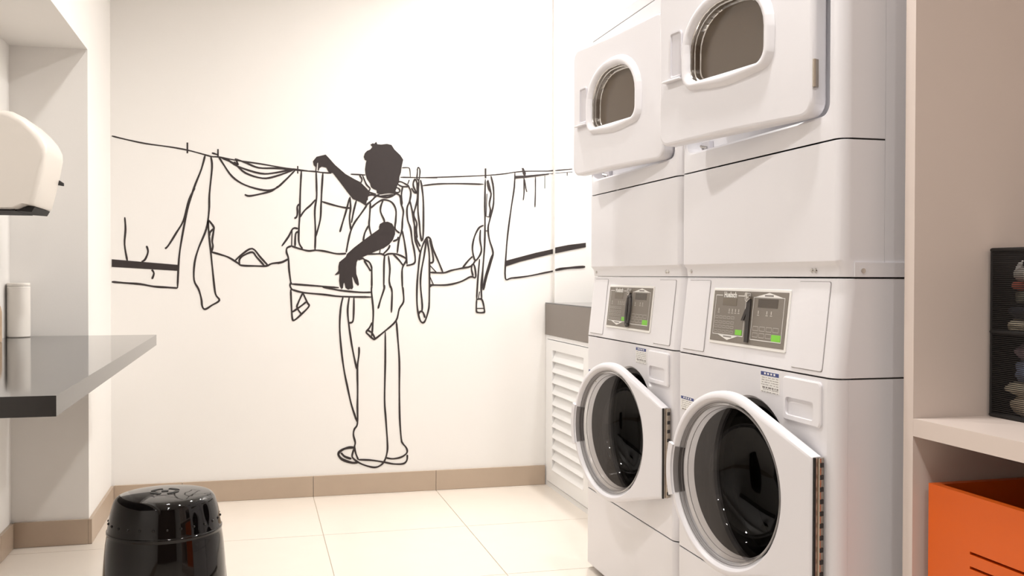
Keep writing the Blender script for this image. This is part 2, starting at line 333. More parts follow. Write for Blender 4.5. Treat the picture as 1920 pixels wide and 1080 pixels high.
# ------------------------------------------------------------------ wall mural
MURAL = {
 'clothesline': [
  (0,6.3,'-592,1594 -530,1580 -454,1566 -362,1556 -284,1544 -210,1526 -182,1519 -151,1518 -79,1506 21,1494 139,1477 188,1473 238,1467'),
  (0,6.3,'98,1477 185,1470 221,1468 267,1466 293,1463 336,1461'),
  (0,6.3,'422,1459 456,1458 489,1457'),
  (0,5.3,'649,1451 731,1452 794,1453 822,1453'),
  (0,5.3,'721,1451 863,1458 1042,1470 1137,1480 1193,1490 1249,1496 1354,1500 1390,1504'),
  (1,5.3,'1384,1500 1418,1504 1471,1510'),
 ],
 'peg': [
  (0,10.9,'-284,1577 -284,1530'),
  (0,10.9,'-156,1553 -156,1518'),
  (0,8.5,'187,1489 187,1455'),
  (0,15.7,'1051,1504 1051,1457'),
  (0,7.3,'-182,1535 -170,1532 -158,1528'),
  (0,0.0,'1227,1511 1237,1511 1249,1486 1245,1470 1233,1481'),
  (0,6.3,'728,1493 732,1498 738,1493 740,1476 736,1445 731,1441 726,1449 728,1476 728,1493'),
 ],
 'striped_towel': [
  (0,0.0,'-594,1066 -322,1043 -322,1017 -594,1033'),
  (0,8.7,'-594,969 -539,964 -478,959 -425,949 -371,945 -326,942'),
  (0,8.0,'-326,942 -320,1067 -308,1157 -285,1280 -257,1379 -226,1462 -210,1524'),
  (0,8.0,'-541,1247 -538,1195 -542,1130 -531,1058'),
  (0,8.0,'-453,1125 -447,1099 -459,1066 -474,1056'),
  (0,8.0,'-432,1022 -423,1006 -431,981'),
  (0,8.0,'-253,1379 -277,1330 -300,1239 -331,1182 -363,1128 -377,1113'),
 ],
 'hanging_shirt': [
  (0,8.0,'-186,1519 -181,1472 -192,1356 -194,1282 -206,1200 -238,1117 -255,1051 -257,977 -238,936 -227,895 -223,862 -211,849 -183,866 -151,888 -167,915 -175,977 -187,1101 -195,1183 -198,1241'),
  (0,8.0,'-198,1243 -175,1212 -175,1192 -181,1151 -178,1126 -184,1101'),
  (0,8.0,'-173,1204 -189,1188 -192,1171'),
  (0,8.0,'-152,1518 -135,1490 -95,1433 -39,1397 41,1377 90,1386 131,1422 176,1470'),
  (0,8.0,'-43,1356 -23,1350 25,1360 74,1375 102,1397'),
  (0,8.0,'-143,1516 -87,1491 -39,1451 33,1430 90,1440 172,1472'),
  (0,8.0,'-119,1511 -71,1479 25,1451 90,1456 172,1476'),
  (0,8.0,'-83,1512 -39,1497 17,1476 90,1476 160,1474'),
  (0,8.0,'-83,1514 -71,1487 -89,1499'),
  (0,8.0,'-187,1101 -151,1091 -111,1077 -72,1052 -56,1042 1,1040 49,1040 74,1051 114,1057 143,1072'),
  (0,8.0,'-84,1063 -56,1090 -11,1117 25,1078 59,1040'),
  (0,8.0,'-65,1046 -65,1069 -48,1086 -11,1101 9,1078 41,1042'),
 ],
 'hanging_apron': [
  (0,8.0,'203,1467 198,1367 195,1261 192,1208 192,1148 208,1118'),
  (0,8.0,'194,1318 185,1307 186,1281 182,1261 172,1254'),
  (0,8.0,'195,1258 218,1291 244,1315 265,1340'),
  (0,8.0,'117,1129 146,1171 166,1208 188,1208'),
  (0,8.0,'162,1201 160,1131'),
  (0,8.0,'175,1128 177,1181 185,1193 193,1191'),
  (0,8.0,'268,1469 270,1396 270,1349 262,1289 265,1196 263,1112'),
  (0,8.0,'298,1463 293,1383 290,1316 286,1249 265,1169'),
  (0,8.0,'293,1332 346,1317 392,1307 419,1305'),
  (0,8.0,'417,1352 402,1292 386,1238 374,1195'),
  (0,8.0,'419,1356 422,1305 417,1258 424,1204'),
  (0,8.0,'448,1340 436,1292 426,1238'),
 ],
 'laundry_basket': [
  (0,8.0,'159,1130 140,1121 138,1101 146,1075 149,1022 157,962'),
  (0,8.0,'159,1130 195,1118 234,1109 267,1112 306,1108 359,1097 402,1098'),
  (0,8.0,'456,1097 520,1097 560,1098 577,1090'),
  (0,8.0,'98,1051 120,1058 146,1071'),
  (0,8.0,'157,960 260,952 369,943'),
  (0,8.0,'296,946 337,938 379,930 464,922 515,922'),
  (0,8.0,'161,935 213,921 304,912 379,903 515,900'),
  (0,8.0,'159,969 153,952 163,932'),
  (0,8.0,'156,935 159,863 163,805 173,798 204,825 236,859 229,876 210,918'),
  (0,8.0,'163,834 196,857 225,880'),
  (0,8.0,'208,918 189,876 184,853 203,824'),
 ],
 'basket_cloth': [
  (0,8.0,'456,1070 476,1077 486,1070 506,1060 516,1040 518,1019 518,941'),
  (0,8.0,'483,1067 500,1040 513,1019'),
  (0,8.0,'577,1091 574,1050 573,941'),
  (0,8.0,'594,1090 601,1030 598,975 605,941'),
  (0,8.0,'577,1090 594,1098 629,1098 663,1085 677,1071 661,1040 657,1010 659,941'),
  (0,8.0,'615,1098 642,1071 663,1044'),
  (0,8.0,'518,947 517,922 525,836 522,767 518,720'),
  (0,8.0,'520,784 507,759 493,740 507,724 526,707 537,711 575,741 629,790 644,844 664,878 663,921 660,947'),
  (0,8.0,'500,748 520,735 532,711'),
  (0,8.0,'575,956 575,939 558,887 547,847'),
  (0,8.0,'604,952 610,930 611,904 608,828'),
 ],
 'figure': [
  (0,0.0,'254,1512 270,1533 310,1544 323,1531 353,1498 399,1459 439,1437 466,1424 496,1395 510,1377 497,1347 491,1317 466,1333 432,1346 406,1379 376,1419 343,1461 323,1466 313,1485 293,1489 283,1482 279,1469 275,1472 277,1507 273,1505 269,1469 264,1470 266,1486 257,1495'),
  (0,0.0,'520,1586 511,1596 523,1603 528,1600 538,1610 543,1599 560,1598 587,1602 608,1598 621,1578 649,1552 662,1532 658,1514 654,1494 652,1473 645,1453 643,1429 635,1412 628,1391 621,1377 594,1377 567,1378 553,1372 541,1375 539,1389 526,1394 514,1402 510,1419 496,1439 489,1462 487,1482 491,1513 494,1522 486,1526 481,1539 486,1556 496,1567 511,1574'),
  (0,0.0,'551,1223 555,1235 571,1244 591,1246 611,1238 624,1214 625,1190 615,1163 598,1142 574,1125 533,1108 493,1090 456,1073 450,1060 447,1036 448,1006 456,982 460,958 456,951 442,965 431,992 429,989 434,945 429,936 420,938 411,934 399,942 394,965 390,962 388,942 381,936 374,948 370,975 372,1006 356,1000 351,1002 367,1019 367,1039 371,1059 400,1083 406,1097 439,1127 479,1158 520,1189 551,1211'),
  (0,8.0,'496,1320 466,1276 439,1238 422,1198 412,1157 402,1103'),
  (0,8.0,'489,1317 520,1344 537,1362 553,1369'),
  (0,8.0,'497,1381 520,1375 537,1369'),
  (0,8.0,'537,1365 587,1356 628,1374'),
  (0,8.0,'553,1372 601,1380 635,1374 649,1361 652,1330 663,1296 659,1255 656,1208 642,1160 635,1102'),
  (0,8.0,'496,1341 499,1361 520,1368 553,1361 587,1366 615,1370'),
  (0,8.0,'513,1307 547,1335 574,1346 608,1336 628,1303 628,1255 625,1214 646,1194'),
  (0,8.0,'512,1331 508,1266 506,1226 516,1182'),
  (0,8.0,'503,1226 486,1192 479,1155'),
  (0,8.0,'570,1344 559,1315 559,1288 574,1254 575,1244'),
  (0,8.0,'615,1156 635,1165 639,1177'),
  (0,8.0,'554,1101 557,1121'),
  (0,8.0,'601,1139 594,1122 571,1098'),
  (0,6.8,'632,1425 649,1431 676,1419 687,1410 656,1409 632,1422'),
  (0,6.8,'621,1394 628,1403 643,1398 646,1385 632,1380 620,1387'),
  (0,6.8,'498,1378 510,1395 493,1415 476,1455'),
  (0,6.8,'462,1455 473,1438 469,1421'),
 ],
 'trousers': [
  (0,8.0,'388,901 378,854 373,769 379,675 392,572 409,486 426,409 451,331'),
  (0,8.0,'416,901 409,845 413,785 426,691 439,622 450,571'),
  (0,8.0,'437,900 436,828 432,789 415,783'),
  (0,8.0,'460,673 460,639 453,579 454,476 453,399 453,322 439,297 435,271 443,237 440,215 446,185 457,157'),
  (0,8.0,'457,157 516,152 576,140 619,130 662,129 680,144 682,170'),
  (0,8.0,'580,740 580,602 577,430 583,335 590,231 589,187 576,145 554,124 524,119 473,136 439,159 429,177 439,211'),
  (0,8.0,'631,787 638,705 645,601 645,471 647,341 654,245 661,223 678,201 680,179 654,160 615,154 584,160'),
 ],
 'shoe': [
  (0,11.1,'439,213 413,214 384,205 367,187 384,162 430,144 456,146'),
  (0,9.7,'379,192 396,174 426,162'),
 ],
 'hanging_blouse': [
  (0,8.0,'656,1208 666,1167 676,1099 680,1051'),
  (0,8.0,'659,1405 654,1371 657,1324'),
  (0,8.0,'683,1416 697,1386 693,1345 680,1310 683,1256 697,1215 704,1160 714,1113 718,1065 704,1051 677,1045'),
  (0,8.0,'690,1440 683,1420'),
  (0,8.0,'700,1403 711,1386 723,1382 711,1407 709,1427 717,1443 726,1428 728,1393 728,1352 718,1311 711,1277 725,1243 723,1209 728,1174'),
  (0,8.0,'693,1345 704,1297 714,1236 725,1188 725,1167 742,1133'),
  (0,8.0,'735,1442 731,1373 731,1298 738,1236 742,1188 749,1157'),
  (0,8.0,'742,1442 749,1408 756,1339 756,1202 752,1161'),
  (0,8.0,'714,1236 718,1167 732,1126 742,1106'),
  (0,4.4,'656,1495 686,1496 693,1485 695,1454'),
 ],
 'hanging_cardigan': [
  (0,6.8,'752,1415 824,1425 925,1429 1042,1429'),
  (0,8.0,'1050,1453 1048,1338 1049,1246 1047,1139 1039,1031 1034,939'),
  (0,8.0,'1077,1469 1089,1416 1090,1339 1074,1270 1064,1224 1070,1170 1088,1109 1078,1062 1059,1001 1043,932'),
  (0,8.0,'1062,1450 1070,1419 1078,1389'),
  (0,8.0,'1058,1446 1067,1408 1078,1385 1070,1339 1075,1308 1070,1277'),
  (0,8.0,'1056,1277 1072,1277'),
  (0,8.0,'1058,1385 1054,1277'),
  (0,8.0,'1048,1210 1062,1210'),
  (0,8.0,'1042,1236 1019,1223 999,1184 989,1138 992,1100 1003,1071 1023,1093 1032,1123 1025,1169 1027,1215'),
  (0,8.0,'1003,1070 980,1043 933,1033 887,1023 850,1012 787,1014'),
  (0,8.0,'941,1035 968,1069 989,1089'),
  (0,8.0,'787,955 806,955 871,956 933,971 980,994 1004,991 1000,1039 992,1054'),
  (0,8.0,'988,1054 984,1031 992,997'),
  (0,8.0,'1023,1077 1015,985 1009,886'),
  (0,8.0,'1039,1031 1031,955 1034,886'),
  (0,8.0,'1009,887 1008,836 1016,826 1043,826 1047,836 1035,886 1009,887'),
  (0,8.0,'1009,845 1045,845'),
  (0,8.0,'1023,924 1017,889'),
  (0,8.0,'1088,1101 1074,1070 1051,993 1039,932'),
  (0,8.0,'775,1179 756,1147 741,1098 733,1030 727,955 727,864 737,804 749,782 764,788 779,834 784,879 785,1030 783,1106 771,1178'),
  (0,8.0,'771,1174 760,1091 746,1015 743,955 751,864 749,830'),
  (0,8.0,'733,815 741,832 755,828 764,803'),
  (0,8.0,'775,1179 790,1167 802,1121 825,1069 848,1014'),
  (0,8.0,'786,1167 794,1129 803,1068 787,1057'),
  (0,8.0,'787,1046 817,1014'),
  (0,8.0,'787,993 804,955'),
  (0,8.0,'787,946 798,955'),
 ],
 'pinned_towel': [
  (0,7.3,'1194,1488 1191,1418 1177,1326 1161,1209 1152,1109 1148,989 1178,988 1258,997 1339,1013 1391,1023'),
  (1,10.9,'1385,1026 1419,1033 1476,1039 1536,1043'),
  (0,0.0,'1150,1070 1218,1088 1298,1109 1391,1129 1391,1107 1298,1085 1218,1065 1150,1043'),
  (1,0.0,'1385,1134 1451,1147 1539,1158 1539,1137 1452,1120 1385,1106'),
  (0,0.0,'1194,1473 1249,1476 1362,1489 1362,1483 1249,1465 1194,1459'),
  (0,5.3,'1354,1486 1390,1490'),
  (1,5.3,'1384,1487 1471,1496'),
  (0,5.8,'1238,1466 1239,1396 1235,1358'),
  (0,5.8,'1241,1458 1247,1420 1253,1397'),
  (0,5.8,'1295,1471 1295,1398 1293,1326'),
  (0,5.8,'1342,1477 1342,1416'),
  (1,5.8,'1444,1494 1444,1477'),
 ],
}

def smooth_pts(p, sub=4):
    if len(p) < 3: return p
    out = []; n = len(p)
    for i in range(n-1):
        p0, p1, p2, p3 = p[max(i-1, 0)], p[i], p[i+1], p[min(i+2, n-1)]
        for k in range(sub):
            t = k/sub
            out.append(tuple(0.5*((2*b) + (c-a)*t + (2*a-5*b+4*c-d)*t*t + (-a+3*b-3*c+d)*t**3) for a, b, c, d in zip(p0, p1, p2, p3)))
    return out + [p[-1]]
mural = thing('wall_mural', 'black line mural of a person hanging out washing, painted on the white back wall', 'mural', (0.35, YB, 0.2))
def stroke(bm, pts, w, y):
    """a brush line: a 0.6 mm thick flat ribbon with rounded ends, lying on the wall"""
    pts = smooth_pts(pts); n = len(pts); side = []
    for i in range(n):
        a, b = pts[max(i-1, 0)], pts[min(i+1, n-1)]; dx, dz = b[0]-a[0], b[1]-a[1]; l = math.hypot(dx, dz) or 1
        ww = w/2*(1 + 0.12*math.sin(i*0.9 + pts[0][0]*40))
        if i in (0, n-1): ww *= 0.6
        side.append((-dz/l*ww, dx/l*ww))
    F = [[bm.verts.new((p[0]+s*q[0]-0.35, y, p[1]+s*q[1]-0.2)) for p, q in zip(pts, side)] for s in (1, -1)]
    for i in range(n-1): bm.faces.new((F[0][i], F[0][i+1], F[1][i+1], F[1][i]))
def fill(bm, pts, y):
    vsl = [bm.verts.new((p[0]-0.35, y, p[1]-0.2)) for p in pts]
    f = bm.faces.new(vsl); f.normal_update(); bmesh.ops.triangulate(bm, faces=[f])
MURAL_NAMES = dict(clothesline='drawn_clothesline', peg='drawn_peg', striped_towel='drawn_striped_towel', hanging_shirt='drawn_hanging_shirt', hanging_apron='drawn_hanging_apron', laundry_basket='drawn_laundry_basket', basket_cloth='drawn_basket_cloth', figure='drawn_figure', trousers='drawn_trousers', shoe='drawn_shoe', hanging_blouse='drawn_hanging_blouse', hanging_cardigan='drawn_hanging_cardigan', pinned_towel='drawn_pinned_towel')
for li, (part, items) in enumerate(MURAL.items()):
    groups = [[it] for it in items] if part == 'peg' else [items]
    for gi, grp in enumerate(groups):
        bm = bmesh.new(); y = -0.0008 - 0.00012*li
        for si, (pil, w, s) in enumerate(grp):
            pts = [tuple(int(v)/1000 for v in q.split(',')) for q in s.split()]
            yy = y - 0.000004*si - (0.03 if pil else 0)
            if w == 0: fill(bm, pts, yy)
            else: stroke(bm, pts, w/1000, yy)
        o = raw_o = None
        me = bpy.data.meshes.new(MURAL_NAMES[part])
        for f in bm.faces:
            f.normal_update()
            if f.normal.y > 0: f.normal_flip()
        r = bmesh.ops.solidify(bm, geom=bm.faces[:], thickness=-0.0006) if False else None
        bm.to_mesh(me); bm.free(); me.materials.append(MATS['mural_paint'])
        o = bpy.data.objects.new(MURAL_NAMES[part], me); COL.objects.link(o); o.parent = mural

# ------------------------------------------------------------------ stacked laundry machines
Y0, W = 1.7112, 0.7513
XW, XD, XB = 1.100, 1.110, 1.78          # washer front, dryer front, back of the machines
GAP = 0.0012
def is_front_vertical(xf):
    return lambda a, b: abs(a.x-b.x) < 0.06 and abs(a.y-b.y) < 1e-5 and min(a.x, b.x) < xf+0.05 and abs(a.z-b.z) > 0.03

def washer(yb, label, strap_kind, group):
    t = thing('washing_machine', label, 'washing machine', (XW, yb, 0), group=group)
    X = lambda x: x - XW                                   # world x to local
    y0, y1 = GAP, W-GAP
    sel = is_front_vertical(0.0)
    # feet and plinth
    for fx in (0.06, 0.60):
        for fy in (0.07, W-0.07): lathe('foot', [(0.001, 0), (0.024, 0), (0.024, 0.008), (0.012, 0.012), (0.012, 0.034), (0.001, 0.034)], 'rubber', t, seg=20, c=(fx, fy, 0.0))
    # lower service panel
    box('lower_panel', 0, XB-XW, y0, y1, 0.022, 0.2775, 'white_enamel', t, bev=0.003, sel=sel, selbev=0.026, selseg=5)
    # cabinet sides, back and top around the drum
    bm = bmesh.new()
    add_box(bm, 0.030, XB-XW, y0, y0+0.02, 0.281, 0.7955, 0.001); add_box(bm, 0.030, XB-XW, y1-0.02, y1, 0.281, 0.7955, 0.001)
    add_box(bm, XB-XW-0.02, XB-XW, y0+0.02, y1-0.02, 0.281, 0.7955); add_box(bm, 0.05, XB-XW-0.02, y0+0.02, y1-0.02, 0.785, 0.7955)
    frombm('cabinet_body', bm, 'white_enamel', t)
    # front panel with the round loading hole and rounded upright edges
    cy, cz, R0 = 0.335, 0.533, 0.188
    rect = [(y0+0.026, 0.2805), (y1-0.026, 0.2805), (y1-0.026, 0.7955), (y0+0.026, 0.7955)]
    ts = angles((cy, cz), 72, rect)
    outer = star((cy, cz), rect, ts); circ = lambda r: [(cy+r*math.cos(a), cz+r*math.sin(a)) for a in ts]
    bm = bmesh.new()
    rings = [[bm.verts.new((x, p[0], p[1])) for p in P] for x, P in ((0.006, outer), (0, [(a, b) for a, b in outer]), (0, circ(R0+0.006)), (0.006, circ(R0)), (0.05, circ(R0)))]
    for A, B in zip(rings[1:], rings[2:]):
        for k in range(len(ts)): bm.faces.new((A[k], A[(k+1) % len(ts)], B[(k+1) % len(ts)], B[k]))
    for v in rings[0]: bm.verts.remove(v)
    for s, ye in ((1, y1-0.026), (-1, y0+0.026)):
        prev = None
        for k in range(7):
            a = math.pi/2*k/6; yy = ye + s*0.026*math.sin(a); xx = 0.026*(1-math.cos(a))
            cur = (bm.verts.new((xx, yy, 0.2805)), bm.verts.new((xx, yy, 0.7955)))
            if prev: bm.faces.new((prev[0], cur[0], cur[1], prev[1]))
            prev = cur
        cur = (bm.verts.new((0.0298, ye+s*0.026, 0.2805)), bm.verts.new((0.0298, ye+s*0.026, 0.7955)))
        bm.faces.new((prev[0], cur[0], cur[1], prev[1]))
    frombm('front_panel', bm, 'white_enamel', t)
    g = lathe('door_gasket', [(R0-0.001, 0.012), (R0-0.016, 0.016), (R0-0.022, 0.035), (R0-0.008, 0.05), (R0-0.004, 0.10)], 'rubber', t, axis='x', c=(0, cy, cz))
    dr = lathe('drum', [(0.183, 0.10), (0.24, 0.11), (0.24, 0.42), (0.22, 0.44), (0.06, 0.44), (0.001, 0.43)], 'drum_steel', t, axis='x', c=(0, cy, cz))
    for k in range(3):
        a = math.radians(35 + 120*k); v = Vector((0, math.cos(a), math.sin(a))); s_ = Vector((0, -math.sin(a), math.cos(a)))
        q = [v*0.238 + s_*0.045, v*0.165 + s_*0.014, v*0.165 - s_*0.014, v*0.238 - s_*0.045]
        loops('drum_paddle', [[(x, cy+p.y, cz+p.z) for p in q] for x in (0.13, 0.40)], 'drum_steel', dr, cap0=True, cap1=True)
    # door: hinged on the near upright, standing ajar
    OY = 0.031
    door = loops_door(t, OY)
    # console
    slope0, slope1 = (0.0, 0.798), (0.022, 0.9955)
    con = prism('control_console', [slope0, slope1, (XB-XW, 0.9955), (XB-XW, 0.798)], 'y', y0, y1, 'white_plastic', t, bev=0.002, sel=sel, selbev=0.026, selseg=5)
    U = Vector((0.022, 0, 0.1975)).normalized(); N = Vector((-U.z, 0, U.x))
    def S(y, z, out=0.0):
        h = (z-0.798)/U.z; p = Vector((0, y, 0.798)) + U*h + N*out; return (p.x, p.y, p.z)
    def plate(name, ya, yb_, za, zb, th, m, par, r=0.002, base=0.0):
        pl = rrect(ya, yb_, za, zb, r, 4); pin = rrect(ya+th*0.4, yb_-th*0.4, za+th*0.4, zb-th*0.4, max(r-th*0.4, 0.0002), 4)
        return loops(name, [[S(a, b, base) for a, b in pl], [S(a, b, base+th*0.7) for a, b in pl], [S(a, b, base+th) for a, b in pin]], m, par, cap1=True)
    for ga, gb in ((0.588, 0.714), (0.048, 0.166)): plate('inset_shade_plate', ga-0.0011, gb+0.0011, 0.8069, 0.9891, 0.0006, 'print_grey', t, 0.006)  # flat grey plate paints the shaded gap around each inset
    plate('inset_panel', 0.588, 0.714, 0.808, 0.988, 0.0025, 'white_plastic', t, 0.004)
    plate('inset_panel', 0.048, 0.166, 0.808, 0.988, 0.0025, 'white_plastic', t, 0.006)
    mp = plate('control_frame', 0.193, 0.561, 0.834, 0.970, 0.003, 'print_white', t, 0.004)
    pg = plate('control_plate', 0.199, 0.554, 0.841, 0.9637, 0.001, 'plate_grey', mp, 0.001, 0.003)
    PW, PH = 0.355, 0.1227
    Q = lambda a, b, o=0.0: S(0.554 - a*PW, 0.9637 - b*PH, 0.0043 + o)
    def quads(name, items, m, par=mp, o=0.0):
        bm = bmesh.new()
        for it in items: bm.faces.new([bm.verts.new(Q(a, b, o)) for a, b in it])
        me = bpy.data.meshes.new(name); bm.to_mesh(me); bm.free(); return link_mesh(name, me, m, par)
    rc = lambda a0, a1, b0, b1: [(a0, b0), (a0, b1), (a1, b1), (a1, b0)]
    def frame(a0, a1, b0, b1, w, gap=None):
        ha = w*PH/PW; L_ = [rc(a0, a0+ha, b0, b1), rc(a1-ha, a1, b0, b1), rc(a0, a1, b1-w, b1)]
        return L_ + ([rc(a0, gap[0], b0, b0+w), rc(gap[1], a1, b0, b0+w)] if gap else [rc(a0, a1, b0, b0+w)])
    quads('printed_outline', frame(0.035, 0.475, 0.085, 0.87, 0.013, (0.135, 0.36)) + frame(0.575, 0.965, 0.10, 0.90, 0.013) + [[(0.575, 0.11), (0.965, 0.11), (0.77, 0.015)], [(0.10, 0.86), (0.26, 0.965), (0.42, 0.86)]], 'print_white', o=0.0002)
    for q_ in (rc(0.715, 0.825, 0.055, 0.085), rc(0.20, 0.32, 0.885, 0.91)): quads('printed_title', [q_], 'print_grey', o=0.0004)
    text_mesh('printed_logo', 'Huebsch', 0.0185, 'print_white', mp, lambda u, v: Q(0.2475 + u/PW, 0.125 - v/PH, 0.0005), bold=0.0006)
    plate('display_window', 0.554-0.345*PW, 0.554-0.145*PW, 0.9637-0.29*PH, 0.9637-0.14*PH, 0.0006, 'display_tan', mp, 0.001, 0.004)
    plate('display_window', 0.554-0.885*PW, 0.554-0.635*PW, 0.9637-0.29*PH, 0.9637-0.13*PH, 0.0006, 'display_dark', mp, 0.001, 0.004)
    marks = []
    for b in (0.50, 0.60, 0.685, 0.78):                                   # small print rows and key outlines
        for k in range(5):
            a = 0.055 + k*0.058
            if b > 0.7 and k > 4: continue
            marks += frame(a, a+0.046, b, b+0.05, 0.008)
    for b in (0.64, 0.76):
        for k in range(4):
            if b > 0.7 and k == 3: continue
            a = 0.60 + k*0.085; marks += frame(a, a+0.07, b, b+0.085, 0.009)
    for a in (0.09, 0.245, 0.29, 0.335, 0.38, 0.645, 0.755, 0.81): marks += [rc(a, a+0.012, 0.35, 0.41), rc(a-0.008, a+0.02, 0.425, 0.44)]
    quads('printed_keys', marks, 'print_pale', o=0.0002)['kind'] = 'stuff'
    plate('start_button', 0.554-0.455*PW, 0.554-0.365*PW, 0.9637-0.845*PH, 0.9637-0.745*PH, 0.0009, 'button_green', mp, 0.001, 0.004)
    plate('start_button', 0.554-0.955*PW, 0.554-0.845*PW, 0.9637-0.885*PH, 0.9637-0.765*PH, 0.0009, 'button_green', mp, 0.001, 0.004)
    # key switch
    kc = Vector(Q(0.525, 0.10)); ks = []
    bm = bmesh.new()
    for k in range(2):
        r_, o_ = ((0.0085, 0.005), (0.0055, 0.009))[k]
        lo = [bm.verts.new(kc + Vector((0, math.cos(a*math.pi/8)*r_, 0)) + U*math.sin(a*math.pi/8)*r_) for a in range(16)]
        hi = [bm.verts.new(Vector(v.co) + N*o_) for v in lo]
        for i in range(16): bm.faces.new((lo[i], lo[(i+1) % 16], hi[(i+1) % 16], hi[i]))
        bm.faces.new(hi)
    frombm('key_switch', bm, 'chrome', mp)
    # detergent drawer front with a scooped grip
    dw = loops('drawer_front', [[(x, a, b) for a, b in rrect(0.044+i, 0.190-i, 0.694+i, 0.787-i, 0.010, 5)] for x, i in ((0.0, 0), (-0.004, 0), (-0.006, 0.003))], 'white_plastic', t, cap1=False)
    oc = (0.1225, 0.726); po = rrect(0.047, 0.187, 0.697, 0.784, 0.008, 5); pi = rrect(0.068, 0.178, 0.706, 0.744, 0.009, 5)
    tt = angles(oc, 40, po, pi); so, si_ = star(oc, po, tt), star(oc, pi, tt)
    loops('drawer_grip', [[(-0.006, a, b) for a, b in so], [(-0.006, a, b) for a, b in si_], [(-0.004, a, b) for a, b in si_], [(0.022, a, b+0.004) for a, b in [(oc[0]+(p[0]-oc[0])*0.93, oc[1]+(p[1]-oc[1])*0.8) for p in si_]]], 'white_plastic', dw, cap1=True)
    # warning labels
    def sticker(ya, yb_, za, zb, hb, rows):
        s1 = box('warning_label', -0.0006, 0, ya, yb_, za, zb, 'print_white', t, bev=0)
        box('label_header', -0.0009, -0.0006, ya+0.002, yb_-0.002, zb-hb, zb-0.001, 'print_blue', s1, bev=0)
        bm = bmesh.new()
        n = 6
        for k in range(n):
            if k in (1, 2, 3, 4): add_box(bm, -0.0011, -0.0009, ya+(yb_-ya)*(k+0.22)/n, ya+(yb_-ya)*(k+0.75)/n, zb-hb*0.75, zb-hb*0.3)
        frombm('header_mark', bm, 'print_white', s1)['kind'] = 'stuff'
        bm = bmesh.new(); rnd = random.Random(5)
        for r in range(rows):
            zz = zb - hb - 0.004 - r*0.0052; a = ya + 0.004
            while a < yb_ - 0.008:
                l = rnd.uniform(0.004, 0.014); l = min(l, yb_-0.004-a)
                add_box(bm, -0.0009, -0.0006, a, a+l, zz-(0.0035 if r == 4 else 0.0012), zz); a += l + rnd.uniform(0.002, 0.006)
        frombm('small_print', bm, 'print_grey', s1)['kind'] = 'stuff'
    sticker(0.212, 0.294, 0.742, 0.7885, 0.0095, 7)
    sticker(0.640, 0.722, 0.645, 0.683, 0.0085, 5)
    bm = bmesh.new(); add_box(bm, 0.040, XB-XW, y0, y1, 0.7956, 0.7979); frombm('seam_shade_strip', bm, 'dark_gap', t)  # dark strip set in the panel seam, standing in for the gap's shade
    bm = bmesh.new(); add_box(bm, 0.040, XB-XW, y0+0.002, y1-0.002, 0.2776, 0.2809); frombm('seam_shade_strip', bm, 'dark_gap', t)
    return t, S

